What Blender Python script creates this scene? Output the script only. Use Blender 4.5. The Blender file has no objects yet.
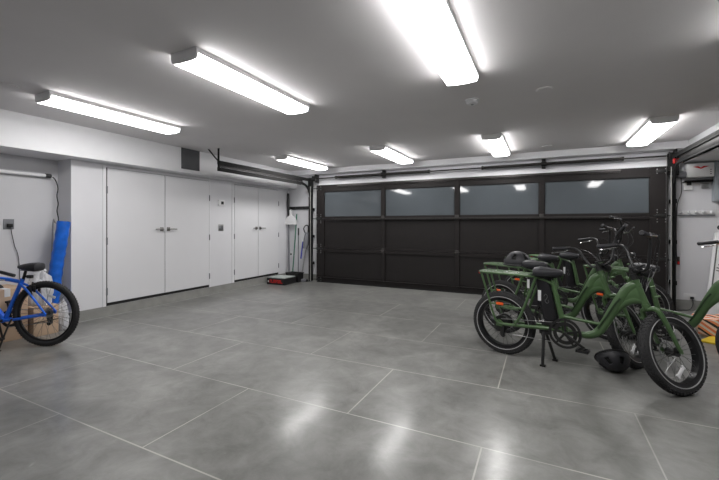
import bpy, bmesh, math, random
from mathutils import Vector, Matrix
PI = math.pi
random.seed(7)
col = bpy.context.scene.collection

# ------------------------------------------------------------------ materials
def nodes_of(name):
    m = bpy.data.materials.new(name); m.use_nodes = True
    nt = m.node_tree
    return m, nt, nt.nodes['Principled BSDF']

def mat(name, c, rough=0.5, metal=0.0, var=0.0, scale=8.0, bump=0.0, bscale=60.0, spec=0.5, coat=0.0, trans=0.0):
    m, nt, b = nodes_of(name)
    b.inputs['Base Color'].default_value = (*c, 1)
    b.inputs['Roughness'].default_value = rough
    b.inputs['Metallic'].default_value = metal
    b.inputs['Specular IOR Level'].default_value = spec
    b.inputs['Coat Weight'].default_value = coat
    b.inputs['Transmission Weight'].default_value = trans
    tc = nt.nodes.new('ShaderNodeTexCoord')
    n = nt.nodes.new('ShaderNodeTexNoise'); n.inputs['Scale'].default_value = scale
    n.inputs['Detail'].default_value = 5
    nt.links.new(tc.outputs['Object'], n.inputs['Vector'])
    r = nt.nodes.new('ShaderNodeValToRGB')
    r.color_ramp.elements[0].position = 0.3; r.color_ramp.elements[1].position = 0.7
    r.color_ramp.elements[0].color = (*[x*(1-var) for x in c], 1)
    r.color_ramp.elements[1].color = (*[min(1, x*(1+var)) for x in c], 1)
    nt.links.new(n.outputs['Fac'], r.inputs['Fac'])
    nt.links.new(r.outputs['Color'], b.inputs['Base Color'])
    if bump:
        n2 = nt.nodes.new('ShaderNodeTexNoise'); n2.inputs['Scale'].default_value = bscale
        nt.links.new(tc.outputs['Object'], n2.inputs['Vector'])
        bp = nt.nodes.new('ShaderNodeBump'); bp.inputs['Strength'].default_value = bump
        bp.inputs['Distance'].default_value = 0.01
        nt.links.new(n2.outputs['Fac'], bp.inputs['Height'])
        nt.links.new(bp.outputs['Normal'], b.inputs['Normal'])
    return m

def mat_emit(name, c, s):
    m, nt, b = nodes_of(name)
    b.inputs['Base Color'].default_value = (.8, .8, .8, 1)
    b.inputs['Emission Color'].default_value = (*c, 1)
    b.inputs['Emission Strength'].default_value = s
    return m

def mat_floor():
    m, nt, b = nodes_of('polished_concrete')
    L = nt.links.new
    tc = nt.nodes.new('ShaderNodeTexCoord')
    def noise(s, d=6, rough=.6, dist=0.0):
        n = nt.nodes.new('ShaderNodeTexNoise'); n.inputs['Scale'].default_value = s
        n.inputs['Detail'].default_value = d; n.inputs['Roughness'].default_value = rough
        n.inputs['Distortion'].default_value = dist
        L(tc.outputs['Object'], n.inputs['Vector']); return n
    n1 = noise(.9, 8, .62, .6); n2 = noise(4.5, 8, .7, .5); n3 = noise(40, 4)
    r1 = nt.nodes.new('ShaderNodeValToRGB')
    e = r1.color_ramp.elements
    e[0].position = .33; e[0].color = (.150, .151, .143, 1)
    e[1].position = .68; e[1].color = (.262, .262, .250, 1)
    L(n1.outputs['Fac'], r1.inputs['Fac'])
    r2 = nt.nodes.new('ShaderNodeValToRGB')
    e = r2.color_ramp.elements
    e[0].position = .35; e[0].color = (.76, .76, .75, 1)
    e[1].position = .66; e[1].color = (1.2, 1.2, 1.2, 1)
    L(n2.outputs['Fac'], r2.inputs['Fac'])
    mx = nt.nodes.new('ShaderNodeMix'); mx.data_type = 'RGBA'; mx.blend_type = 'MULTIPLY'
    mx.inputs['Factor'].default_value = 1
    L(r1.outputs['Color'], mx.inputs['A']); L(r2.outputs['Color'], mx.inputs['B'])
    # saw-cut joints filled with light caulk, running bond
    mp = nt.nodes.new('ShaderNodeMapping'); mp.inputs['Location'].default_value = (2.02+1.71*4+.855, .35+.845*2, 0)
    L(tc.outputs['Object'], mp.inputs['Vector'])
    br = nt.nodes.new('ShaderNodeTexBrick'); br.offset = .5; br.offset_frequency = 2
    br.inputs['Scale'].default_value = 1; br.inputs['Mortar Size'].default_value = .0052
    br.inputs['Mortar Smooth'].default_value = .3
    br.inputs['Brick Width'].default_value = 1.71; br.inputs['Row Height'].default_value = .845
    br.inputs['Color1'].default_value = (0, 0, 0, 1); br.inputs['Color2'].default_value = (0, 0, 0, 1)
    br.inputs['Mortar'].default_value = (1, 1, 1, 1)
    L(mp.outputs['Vector'], br.inputs['Vector'])
    br2 = nt.nodes.new('ShaderNodeTexBrick'); br2.offset = .5
    br2.inputs['Scale'].default_value = 1; br2.inputs['Mortar Size'].default_value = 0
    br2.inputs['Brick Width'].default_value = 1.71; br2.inputs['Row Height'].default_value = .845
    br2.inputs['Color1'].default_value = (.93, .93, .93, 1); br2.inputs['Color2'].default_value = (1.06, 1.06, 1.06, 1)
    L(mp.outputs['Vector'], br2.inputs['Vector'])
    mm = nt.nodes.new('ShaderNodeMix'); mm.data_type = 'RGBA'; mm.blend_type = 'MULTIPLY'; mm.inputs['Factor'].default_value = 1
    L(mx.outputs['Result'], mm.inputs['A']); L(br2.outputs['Color'], mm.inputs['B'])
    m1 = nt.nodes.new('ShaderNodeMath'); m1.operation = 'MULTIPLY'
    L(br.outputs['Fac'], m1.inputs[0])
    r4 = nt.nodes.new('ShaderNodeValToRGB'); r4.color_ramp.elements[0].position = .42; r4.color_ramp.elements[0].color = (.4, .4, .4, 1)
    r4.color_ramp.elements[1].position = .56; r4.color_ramp.elements[1].color = (.95, .95, .95, 1)
    n4 = noise(1.3, 2); L(n4.outputs['Fac'], r4.inputs['Fac']); L(r4.outputs['Color'], m1.inputs[1])
    m2 = nt.nodes.new('ShaderNodeMix'); m2.data_type = 'RGBA'
    L(m1.outputs[0], m2.inputs['Factor']); L(mm.outputs['Result'], m2.inputs['A'])
    m2.inputs['B'].default_value = (.46, .45, .41, 1)
    # paint scuffs and specks
    n5 = noise(7, 3, .5, 1.5)
    r5 = nt.nodes.new('ShaderNodeValToRGB'); r5.color_ramp.elements[0].position = .73; r5.color_ramp.elements[0].color = (0, 0, 0, 1)
    r5.color_ramp.elements[1].position = .80; r5.color_ramp.elements[1].color = (.5, .5, .5, 1)
    L(n5.outputs['Fac'], r5.inputs['Fac'])
    m3 = nt.nodes.new('ShaderNodeMix'); m3.data_type = 'RGBA'
    L(r5.outputs['Color'], m3.inputs['Factor']); L(m2.outputs['Result'], m3.inputs['A'])
    m3.inputs['B'].default_value = (.4, .4, .38, 1)
    L(m3.outputs['Result'], b.inputs['Base Color'])
    rr = nt.nodes.new('ShaderNodeMapRange')
    rr.inputs['To Min'].default_value = .282; rr.inputs['To Max'].default_value = .34
    L(n2.outputs['Fac'], rr.inputs['Value']); L(rr.outputs['Result'], b.inputs['Roughness'])
    bp = nt.nodes.new('ShaderNodeBump'); bp.inputs['Strength'].default_value = .06; bp.inputs['Distance'].default_value = .01
    L(n3.outputs['Fac'], bp.inputs['Height']); L(bp.outputs['Normal'], b.inputs['Normal'])
    b.inputs['Specular IOR Level'].default_value = .5
    b.inputs['Coat Weight'].default_value = .22; b.inputs['Coat Roughness'].default_value = .13
    return m

def mat_stripes(name, cols, scale, axis='X'):
    m, nt, b = nodes_of(name); L = nt.links.new
    tc = nt.nodes.new('ShaderNodeTexCoord')
    w = nt.nodes.new('ShaderNodeTexWave'); w.bands_direction = axis; w.wave_profile = 'SAW'
    w.inputs['Scale'].default_value = scale; w.inputs['Distortion'].default_value = 1.6; w.inputs['Detail'].default_value = 1
    w.inputs['Detail Scale'].default_value = .8
    L(tc.outputs['Object'], w.inputs['Vector'])
    r = nt.nodes.new('ShaderNodeValToRGB'); r.color_ramp.interpolation = 'CONSTANT'
    while len(r.color_ramp.elements) < len(cols): r.color_ramp.elements.new(.5)
    for i, c in enumerate(cols):
        r.color_ramp.elements[i].position = i/len(cols); r.color_ramp.elements[i].color = (*c, 1)
    L(w.outputs['Fac'], r.inputs['Fac']); L(r.outputs['Color'], b.inputs['Base Color'])
    b.inputs['Roughness'].default_value = .9
    return m

def mat_board():
    # printed carton board: white with a tan and pale orange picture area
    m, nt, b = nodes_of('printed_board'); L = nt.links.new
    tc = nt.nodes.new('ShaderNodeTexCoord')
    v = nt.nodes.new('ShaderNodeTexVoronoi'); v.inputs['Scale'].default_value = 5
    L(tc.outputs['Object'], v.inputs['Vector'])
    r = nt.nodes.new('ShaderNodeValToRGB'); r.color_ramp.interpolation = 'CONSTANT'
    for i, (p, c) in enumerate([(0, (.45, .32, .22)), (.35, (.62, .52, .42)), (.6, (.7, .4, .25)), (.8, (.3, .27, .24))]):
        if i > 1: r.color_ramp.elements.new(p)
        r.color_ramp.elements[i].position = p; r.color_ramp.elements[i].color = (*c, 1)
    sp = nt.nodes.new('ShaderNodeSeparateColor'); L(v.outputs['Color'], sp.inputs['Color'])
    L(sp.outputs['Red'], r.inputs['Fac']); L(r.outputs['Color'], b.inputs['Base Color'])
    b.inputs['Roughness'].default_value = .5
    return m

M = dict(
    floor=mat_floor(),
    ceiling=mat('ceiling_paint', (.70, .682, .69), .85, var=.015, scale=3),
    wall=mat('white_wall_paint', (.70, .70, .725), .6, var=.012, scale=4),
    alcove=mat('grey_wall_paint', (.60, .60, .62), .7, var=.015, scale=4),
    trim=mat('white_trim_paint', (.76, .76, .78), .45, var=.01),
    door=mat('white_door_paint', (.72, .72, .74), .4, var=.01, scale=3),
    gap=mat('dark_gap', (.012, .012, .012), .8),
    curb=mat('curb_concrete', (.27, .27, .255), .75, var=.12, scale=6, bump=.3),
    bronze=mat('dark_bronze_metal', (.0135, .0112, .0110), .6, metal=.0, var=.1, spec=.25),
    panel=mat('dark_panel', (.0105, .0086, .0083), .5, var=.1, spec=.35),
    strut=mat('strut_steel', (.06, .056, .054), .35, metal=.7, var=.1),
    frost=mat('frosted_glass', (.082, .094, .104), .05, var=.06, scale=1.2, spec=.6),
    blackm=mat('black_metal', (.010, .010, .010), .4, metal=.0, var=.1),
    steel=mat('galvanised_steel', (.40, .40, .40), .35, metal=.9, var=.15, scale=20),
    chrome=mat('chrome', (.75, .75, .76), .15, metal=1.0),
    spring=mat('spring_steel', (.045, .043, .04), .45, metal=.6, var=.2, scale=30),
    lens=mat_emit('lamp_diffuser', (1, .985, .975), 21.5),
    cap=mat('white_plastic', (.80, .80, .80), .5),
    cap_grey=mat('grey_strip', (.30, .30, .29), .6),
    nickel=mat('brushed_nickel', (.22, .21, .20), .35, metal=.8),
    track=mat('track_black', (.012, .012, .012), .65, spec=.25),
    vent=mat('vent_grey', (.075, .078, .085), .6, var=.1),
    green=mat('green_paint', (.058, .115, .042), .38, var=.05, coat=.25),
    rubber=mat('tyre_rubber', (.022, .022, .023), .75, var=.25, scale=12, bump=.2),
    rimb=mat('black_rim', (.010, .010, .011), .3, metal=.4),
    stripe=mat('reflective_stripe', (.40, .40, .40), .4),
    spoke=mat('spoke_steel', (.13, .13, .13), .35, metal=.8),
    vinyl=mat('black_vinyl', (.020, .020, .024), .45, var=.1, bump=.1),
    plastic=mat('black_plastic', (.013, .013, .014), .35, var=.1),
    battery=mat('battery_black', (.010, .0095, .012), .35),
    orange=mat('orange_reflector', (.85, .12, .02), .3),
    red=mat('red_plastic', (.60, .015, .015), .4),
    white=mat('white_plastic_bright', (.75, .75, .76), .35),
    silver=mat('silver_reflector', (.55, .58, .60), .2, metal=.8),
    blue=mat('blue_paint', (.012, .16, .85), .3, coat=.4),
    film=mat('blue_wrap', (.006, .12, .58), .35, var=.2, scale=10, bump=.7, bscale=16),
    tag=mat('grey_decal', (.10, .10, .10), .5),
    helmet=mat('helmet_black', (.022, .022, .026), .5),
    cardboard=mat('cardboard', (.50, .36, .25), .85, var=.07, scale=5),
    bag=mat('plastic_bag', (.80, .80, .82), .3, var=.06, scale=9, trans=.35),
    yellow=mat('yellow_mat', (.72, .50, .02), .6, var=.08),
    towel=mat_stripes('striped_towel', [(.75, .22, .10), (.78, .60, .50), (.03, .03, .03), (.80, .28, .12), (.70, .66, .60)], 4.2, 'DIAGONAL'),
    board=mat_board(),
    darkgreen=mat('green_plastic', (.015, .16, .09), .4),
    greyp=mat('grey_plastic', (.16, .165, .18), .4),
    bluep=mat('blue_plastic', (.02, .03, .30), .3),
    boxtop=mat('pale_lid', (.42, .46, .44), .5, var=.2, scale=14),
    decal=mat('frame_decal', (.012, .030, .010), .5),
    panelgrey=mat('panel_grey', (.42, .46, .50), .4, metal=.2),
)

# ------------------------------------------------------------------ mesh helpers
class MB:
    def __init__(s): s.bm = bmesh.new()
    def merge(s, t, mx=None):
        if mx is not None: bmesh.ops.transform(t, matrix=mx, verts=t.verts)
        me = bpy.data.meshes.new('tmp'); t.to_mesh(me); t.free()
        s.bm.from_mesh(me); bpy.data.meshes.remove(me); return s
    def box(s, x0, x1, y0, y1, z0, z1, bev=0.0, seg=2, mx=None):
        t = bmesh.new(); bmesh.ops.create_cube(t, size=1)
        bmesh.ops.transform(t, matrix=Matrix.Translation(((x0+x1)/2, (y0+y1)/2, (z0+z1)/2)) @ Matrix.Diagonal((abs(x1-x0), abs(y1-y0), abs(z1-z0), 1)), verts=t.verts)
        if bev: bmesh.ops.bevel(t, geom=t.edges[:], offset=bev, segments=seg, affect='EDGES', profile=.5)
        return s.merge(t, mx)
    def tube(s, pts, r, n=10, closed=False, smooth=0, flat=None, mx=None, caps=True):
        """flat: list of (ry, rz) pairs: half sizes along side / normal"""
        P = [Vector(p) for p in pts]
        R = list(r) if isinstance(r, (list, tuple)) else [r]*len(P)
        if flat: R = list(flat)
        else: R = [(q, q) for q in R]
        if smooth:
            Q, S = [], []
            N = len(P)
            rng = range(N) if closed else range(N-1)
            for i in rng:
                g = (lambda k: P[k % N]) if closed else (lambda k: P[max(0, min(N-1, k))])
                p0, p1, p2, p3 = g(i-1), g(i), g(i+1), g(i+2)
                ra, rb = R[i], R[(i+1) % N]
                for j in range(smooth):
                    u = j/smooth
                    Q.append(.5*((2*p1)+(p2-p0)*u+(2*p0-5*p1+4*p2-p3)*u*u+(3*p1-p0-3*p2+p3)*u**3))
                    S.append((ra[0]+(rb[0]-ra[0])*u, ra[1]+(rb[1]-ra[1])*u))
            if not closed: Q.append(P[-1]); S.append(R[-1])
            P, R = Q, S
        N = len(P); t = bmesh.new(); rings = []; prev = None
        for i in range(N):
            if closed: d = P[(i+1) % N]-P[i-1]
            elif i == 0: d = P[1]-P[0]
            elif i == N-1: d = P[-1]-P[-2]
            else: d = (P[i+1]-P[i]).normalized()+(P[i]-P[i-1]).normalized()
            if d.length < 1e-9: d = Vector((0, 0, 1))
            d.normalize()
            if prev is None:
                up = Vector((0, 1, 0)) if abs(d.y) < .9 else Vector((1, 0, 0))
                a = (up-d*up.dot(d)).normalized()
            else: a = (prev-d*prev.dot(d)).normalized()
            prev = a; b = d.cross(a)
            rings.append([t.verts.new(P[i]+a*R[i][0]*math.cos(2*PI*k/n)+b*R[i][1]*math.sin(2*PI*k/n)) for k in range(n)])
        for i in range(N if closed else N-1):
            A, B = rings[i], rings[(i+1) % N]
            for k in range(n): t.faces.new((A[k], A[(k+1) % n], B[(k+1) % n], B[k]))
        if caps and not closed:
            t.faces.new(rings[0][::-1]); t.faces.new(rings[-1])
        bmesh.ops.recalc_face_normals(t, faces=t.faces)
        return s.merge(t, mx)
    def lathe(s, prof, n=32, mx=None, closed=False):
        """profile (r, h) around local z"""
        t = bmesh.new(); rings = []
        for (r, h) in prof:
            if r < 1e-6: rings.append([t.verts.new((0, 0, h))])
            else: rings.append([t.verts.new((r*math.cos(2*PI*k/n), r*math.sin(2*PI*k/n), h)) for k in range(n)])
        m = len(rings)
        for i in range(m if closed else m-1):
            A, B = rings[i], rings[(i+1) % m]
            for k in range(n):
                a, b, c, d = A[k % len(A)], A[(k+1) % len(A)], B[(k+1) % len(B)], B[k % len(B)]
                q = []
                for v in (a, b, c, d):
                    if v not in q: q.append(v)
                if len(q) > 2: t.faces.new(q)
        bmesh.ops.recalc_face_normals(t, faces=t.faces)
        return s.merge(t, mx)
    def prism(s, poly, y0, y1, bev=0.0, mx=None):
        """polygon in xz, extruded along y"""
        t = bmesh.new()
        A = [t.verts.new((x, y0, z)) for x, z in poly]; B = [t.verts.new((x, y1, z)) for x, z in poly]
        t.faces.new(A); t.faces.new(B[::-1]); n = len(poly)
        for k in range(n): t.faces.new((A[k], B[k], B[(k+1) % n], A[(k+1) % n]))
        bmesh.ops.recalc_face_normals(t, faces=t.faces)
        if bev: bmesh.ops.bevel(t, geom=t.edges[:], offset=bev, segments=2, affect='EDGES', profile=.5)
        return s.merge(t, mx)
    def build(s, name, m, parent=None, smooth=True, loc=None, ang=42):
        me = bpy.data.meshes.new(name); s.bm.to_mesh(me); s.bm.free()
        me.materials.append(m)
        if smooth:
            for p in me.polygons: p.use_smooth = True
            me.set_sharp_from_angle(angle=math.radians(ang))
        o = bpy.data.objects.new(name, me); col.objects.link(o)
        if parent is not None: o.parent = parent
        if loc is not None: o.location = loc
        return o

def tag(o, label=None, cat=None, group=None, kind=None):
    if label: o['label'] = label
    if cat: o['category'] = cat
    if group: o['group'] = group
    if kind: o['kind'] = kind
    return o
def empty(name, loc=(0, 0, 0), rz=0.0):
    o = bpy.data.objects.new(name, None); col.objects.link(o)
    o.location = loc; o.rotation_euler = (0, 0, rz); o.empty_display_size = .1
    return o
def thing(name, label, cat, loc=(0, 0, 0), rz=0.0, group=None):
    return tag(empty(name, loc, rz), label, cat, group)
def struct(name, mb, m, parent=None, label=None, smooth=False):
    o = mb.build(name, m, parent, smooth)
    if parent is None: tag(o, label, kind='structure')
    return o
def copy_tree(o, parent=None):
    c = o.copy(); col.objects.link(c)
    if parent is not None: c.parent = parent
    for ch in list(o.children): copy_tree(ch, c)
    return c
def T(x, y, z): return Matrix.Translation((x, y, z))
def RX(a): return Matrix.Rotation(math.radians(a), 4, 'X')
def RY(a): return Matrix.Rotation(math.radians(a), 4, 'Y')
def RZ(a): return Matrix.Rotation(math.radians(a), 4, 'Z')

# ------------------------------------------------------------------ setting
XL, XA, YF, ZC, XR, YB = -5.35, -5.66, 7.10, 2.47, 3.6, -1.0
def sbox(name, m, *a, label=None, bev=0):
    return struct(name, MB().box(*a, bev=bev), m, label=label)
sbox('floor', M['floor'], XA-.2, XR+.1, YB-.1, YF+.1, -.1, 0, label='grey polished concrete floor with light saw-cut joints')
sbox('ceiling', M['ceiling'], XA-.2, XR+.1, YB-.1, YF+.1, ZC, ZC+.1, label='flat grey painted ceiling')
sbox('wall_left', M['wall'], XA-.2, XL, 2.62, YF+.1, 0, ZC, label='white wall holding the double doors')
sbox('wall_alcove', M['alcove'], XA-.2, XA, YB, 2.62, 0, ZC, label='grey recessed wall behind the blue bicycle')
sbox('wall_front', M['wall'], XL, XR+.1, YF, YF+.1, 0, ZC, label='white wall around the overhead garage door')
sbox('wall_right', M['wall'], XR, XR+.1, YB, YF, 0, ZC, label='right wall')
sbox('wall_back', M['wall'], XA, XR, YB-.1, YB, 0, ZC, label='back wall')
sbox('trim_1', M['trim'], XA, -5.11, YB, YF, 2.085, ZC, label='white soffit box above the double doors')
sbox('trim_2', M['trim'], 1.88, XR, YB, YF, 2.17, ZC, label='white soffit box above the right wall')
sbox('trim_3', M['trim'], -5.11, 1.88, 6.90, YF, 2.365, ZC, label='white beam along the ceiling above the garage door')
sbox('trim_4', M['trim'], -4.47, 1.68, 7.04, YF, 2.12, 2.17, label='white head trim above the garage door')
sbox('trim_5', M['trim'], XL, XL+.012, 2.995, 3.035, .14, 2.085, label='white jamb strip left of the first double door')
sbox('trim_6', M['trim'], XL, XL+.012, 4.785, 4.81, .14, 2.085, label='white jamb strip right of the first double door')
sbox('trim_7', M['trim'], XL, XL+.012, 5.33, 5.385, .14, 2.085, label='white jamb strip left of the second double door')
sbox('baseboard_left', M['curb'], XL, XL+.004, 2.615, YF, 0, .14, label='low concrete curb under the double doors')
sbox('baseboard_return', M['curb'], XA+.012, XL+.004, 2.608, 2.62, 0, .14)
sbox('baseboard_alcove', M['curb'], XA, XA+.012, YB, 2.62, 0, .14, label='low concrete curb in the alcove')
sbox('baseboard_front', M['curb'], XL+.004, XR, YF-.015, YF, 0, .14, label='low concrete curb on the front wall')

sbox('trim_9', M['stripe'], XL+.004, XL+.014, 2.615, YF, 0, .003, label='light sealant line at the foot of the curb')
# dark strip: shadow line between jamb and door leaf, put in as colour
sbox('shadow_line', M['gap'], XL, XL+.0015, 3.035, 3.045, .14, 2.036)

# side doors -----------------------------------------------------------------
def side_door(idx, y0, y1, hinge_side, label, handle=True, frame=True):
    t = tag(empty('door_%d' % idx, (XL, y0, 0)), label, kind='structure')
    w = y1-y0
    MB().box(.0005, .003, -.006, w+.006, .143, 2.036).build('door_frame', M['gap'], t, False)  # dark plate, its colour stands in for shade in the gaps round the leaf
    MB().box(.003, .014, .003, w-.003, .186, 2.03, bev=.0015).build('door_leaf', M['door'], t, False)
    for z in (.34, 1.03, 1.73):
        y = (-.004 if hinge_side < 0 else w+.004)
        h = MB().tube([(.014, y, z-.05), (.014, y, z+.05)], .007, 8)
        h.box(.0135, .0155, y-.012, y+.012, z-.05, z+.05)
        h.build('hinge', M['greyp'], t)
    if handle:
        y = w-.055 if hinge_side < 0 else .055
        dr = -1 if hinge_side < 0 else 1
        hb = MB().box(.014, .022, y-.028, y+.028, 1.155, 1.215, bev=.003)
        hb.tube([(.02, y, 1.185), (.06, y, 1.185)], .010, 10)
        hb.tube([(.057, y-dr*.008, 1.185), (.060, y+dr*.06, 1.187), (.057, y+dr*.125, 1.184)], .008, 8)
        o = hb.build('handle', M['nickel'], t); tag(o, 'brushed steel lever handle')
    return t
side_door(2, 3.047, 3.913, -1, 'left leaf of the nearer white double door')
side_door(3, 3.917, 4.783, 1, 'right leaf of the nearer white double door')
side_door(4, 5.39, 6.053, -1, 'left leaf of the farther white double door')
side_door(5, 6.057, 6.72, 1, 'right leaf of the farther white double door')

t = thing('thermostat', 'small white thermostat with a dark screen on the panel between the double doors', 'thermostat', (XL, 5.06, 1.66))
MB().box(0, .025, -.075, .075, -.055, .055, bev=.004).build('case', M['white'], t)
MB().box(.025, .027, -.015, .045, -.03, .025).build('screen', M['gap'], t, False)
t = thing('light_switch', 'grey square wall switch plate below the thermostat', 'switch', (XL, 5.06, 1.2))
MB().box(0, .006, -.06, .06, -.06, .06, bev=.002).build('plate', M['steel'], t)
for dy in (-.027, .027): MB().box(.006, .011, dy-.017, dy+.017, -.033, .033, bev=.002).build('rocker', M['greyp'], t)

t = thing('air_vent', 'dark grey square louvred vent set in the white soffit', 'vent', (-5.11, 4.20, 2.305))
MB().box(0, .004, -.165, .165, -.16, .16).build('backing', M['gap'], t, False)
fr = MB()
for a in ((-.17, -.15, -.165, .165), (.15, .17, -.165, .165)): fr.box(0, .012, *a)
for a in ((-.17, .17, -.165, -.145), (-.17, .17, .145, .165)): fr.box(0, .012, *a)
fr.build('frame', M['vent'], t, False)
sl = MB()
for k in range(16): sl.box(.002, .014, -.15, .15, -.14+k*.0185-.0075, -.14+k*.0185+.0075, mx=None)
sl.build('louvres', M['vent'], t, False)

# ------------------------------------------------------------------ overhead garage door
gd = tag(empty('door_1', (0, 6.95, 0)), 'dark brown overhead garage door with a row of frosted panes', kind='structure')
GX0, GX1, ST = -4.47, 1.65, [(-4.47, -4.28), (-2.93, -2.85), (-1.46, -1.38), (-.06, .02), (1.44, 1.65)]
for (a, b) in ST:
    for (z0, z1) in ((.03, .735), (.74, 1.385), (1.39, 2.12)):
        MB().box(a, b, -.012, .045, z0, z1, bev=.003).build('stile', M['bronze'], gd, False)
for i in range(4):
    a, b = ST[i][1], ST[i+1][0]
    MB().box(a, b, .02, .035, .11, .68).build('lower_panel', M['panel'], gd, False)
    MB().box(a, b, .02, .035, .78, 1.35).build('middle_panel', M['panel'], gd, False)
    o = MB().box(a, b, -.007, .007, -.278, .278).build('glass_pane', M['frost'], gd, False, loc=(0, .027, 1.70)); o.rotation_euler.x = math.radians(-.5); tag(o, 'frosted blue-grey glass pane')
    b_ = MB()
    for (x0, x1, z0, z1) in ((a, b, 1.425, 1.435), (a, b, 1.965, 1.975), (a, a+.01, 1.425, 1.975), (b-.01, b, 1.425, 1.975)): b_.box(x0, x1, .008, .02, z0, z1)
    b_.build('glazing_bead', M['bronze'], gd, False)
for (z0, z1, m) in ((.03, .12, 'bronze'), (.67, .735, 'bronze'), (.74, .79, 'bronze'), (1.34, 1.385, 'bronze'), (1.39, 1.43, 'bronze'), (1.97, 2.12, 'bronze')):
    MB().box(GX0, GX1, -.004, .045, z0, z1, bev=.002).build('rail', M[m], gd, False)
MB().box(GX0, GX1, .0, .04, 0, .03, bev=.004).build('bottom_seal', M['gap'], gd)
def ustrut(x0, x1, z, h=.022):
    b = MB().box(x0, x1, -.055, -.013, z-.004, z+.0, ).box(x0, x1, -.055, -.05, z, z+h).box(x0, x1, -.017, -.013, z-h, z)
    return b.build('strut', M['strut'], gd, False)
ustrut(-4.0, 1.05, 1.372); ustrut(-3.93, 1.07, 2.085)
MB().box(GX0+.02, GX1-.02, -.03, -.004, .115, .122).build('strut', M['strut'], gd, False)
for i in range(1, 4):
    x = (ST[i][0]+ST[i][1])/2
    for z in (.737, 1.387):
        h = MB().box(x-.035, x+.035, -.018, -.012, z-.05, z+.05, bev=.002)
        h.tube([(x-.04, -.022, z), (x+.04, -.022, z)], .011, 8)
        h.build('hinge', M['strut'], gd)
for x, s in ((-4.40, 1), (1.58, -1)):
    for z in (.06, .737, 1.387, 2.05):
        h = MB()
        for dx in (-.055*1, .045):
            for dz in (-.09, -.05, .05, .09) if .1 < z < 2 else (-.03, .03):
                h.lathe([(0, 0), (.009, 0), (.007, .006), (0, .007)], 8, T(x+dx, -.012, z+dz) @ RX(90))
        h.build('rivets', M['steel'], gd)
        MB().box(x-.07, x+.07, -.02, -.012, z-.025, z+.025, bev=.002).tube([(x-s*.07, -.025, z), (x-s*.15, -.025, z)], .008, 8).build('roller_hinge', M['blackm'], gd)

# tracks
def track(x, s, label, yend):
    t = thing('door_track', label, 'door track', (x, 6.93, 0))
    v = MB()
    # vertical C channel
    v.box(-.02, .02, .018, .021, .0, 1.86); v.box(-.02, -.016, -.03, .02, 0, 1.86); v.box(.016, .02, -.03, .02, 0, 1.86)
    v.build('vertical_rail', M['track'], t, False)
    MB().box(s*.022, s*.028, .0, .15, 0, 2.2).build('wall_angle', M['track'], t, False)
    MB().box(-s*.043, -s*.033, -.05, -.035, 0, 2.1).build('weather_strip', M['cap_grey'], t, False)
    c = MB()
    pts = [(0, -.0-.30*(1-math.cos(a)), 1.86+.28*math.sin(a)) for a in [PI/2*k/10 for k in range(11)]]
    c.tube(pts, 0, 6, flat=[(.028, .022)]*11)
    c.build('curved_rail', M['track'], t)
    y1 = yend-6.93
    for z in (2.14, 2.245):
        h = MB().box(-.028, .028, y1, -.30 if z < 2.2 else -.05, z-.003, z+.003).box(-.028, -.024, y1, -.30 if z < 2.2 else -.05, z-.028, z+.028).box(.024, .028, y1, -.3 if z < 2.2 else -.05, z-.028, z+.028)
        h.build('horizontal_rail', M['track'], t, False)
    for z in (2.193,): MB().box(-.01, .01, y1, -.3, z-.016, z+.016).build('rail_spacer', M['panel'], t, False)
    for z in (.4, 1.0, 1.6): MB().box(-.02, .04*s if s > 0 else .02, .0, .15, z-.03, z+.03).build('bracket', M['track'], t, False)
    if yend > 3:
        MB().box(-.02, .02, y1-.0, y1+.004, 2.11, ZC).box(-.02, -.016, y1, y1+.03, 2.11, ZC).build('hanger', M['track'], t, False)
        MB().tube([(-.02, y1, 2.28), (-.2, y1-.02, ZC-.002)], .012, 4).build('hanger', M['track'], t, False)
    # flag bracket at the top corner
    MB().prism([(-.07, 1.98), (.07, 1.98), (.07, 2.3), (-.07, 2.3)], .02, .026).build('flag_bracket', M['track'], t, False)
    return t
track(-4.63, -1, 'black steel overhead door track at the left end of the garage door', 4.33)
track(1.715, 1, 'black steel overhead door track at the right end of the garage door', 1.0)

# torsion shaft
t = thing('torsion_shaft', 'long dark torsion spring shaft above the garage door', 'garage door spring', (0, 6.98, 2.275))
MB().tube([(-4.62, 0, 0), (1.78, 0, 0)], .013, 10).build('shaft', M['spring'], t)
for (a, b) in ((-3.98, -2.95), (-2.87, -1.97), (-.96, -.03), (.05, 1.09)):
    s = MB(); n = int((b-a)/.018)
    s.tube([(a, 0, 0), (b, 0, 0)], .024, 14)
    prof = []
    for k in range(n):
        x = a+(b-a)*k/n
        prof += [(.024, x), (.031, x+.006), (.024, x+.012)]
    s.lathe(prof, 12, RY(90))
    s.tube([(a-.03, 0, 0), (a, 0, 0)], .034, 12); s.tube([(b, 0, 0), (b+.03, 0, 0)], .034, 12)
    s.build('spring', M['spring'], t)
for x in (-2.91, .01): MB().box(x-.03, x+.03, .03, .115, -.07, .09, bev=.003).tube([(x-.03, 0, 0), (x+.03, 0, 0)], .04, 12).build('centre_bracket', M['blackm'], t)
for x in (-4.56, 1.70):
    MB().lathe([(0, -.03), (.055, -.03), (.06, -.025), (.05, -.015), (.05, .015), (.06, .025), (.055, .03), (0, .03)], 20, T(x, 0, 0) @ RY(90)).build('cable_drum', M['blackm'], t)
    MB().box(x+.05, x+.06, -.05, .115, -.09, .09).build('end_bracket', M['blackm'], t, False)
    MB().tube([(x-.07 if x > 0 else x+.07, -.05, 0), (x-.07 if x > 0 else x+.07, -.05, -2.15)], .002, 5).build('lift_cable', M['steel'], t)

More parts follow.
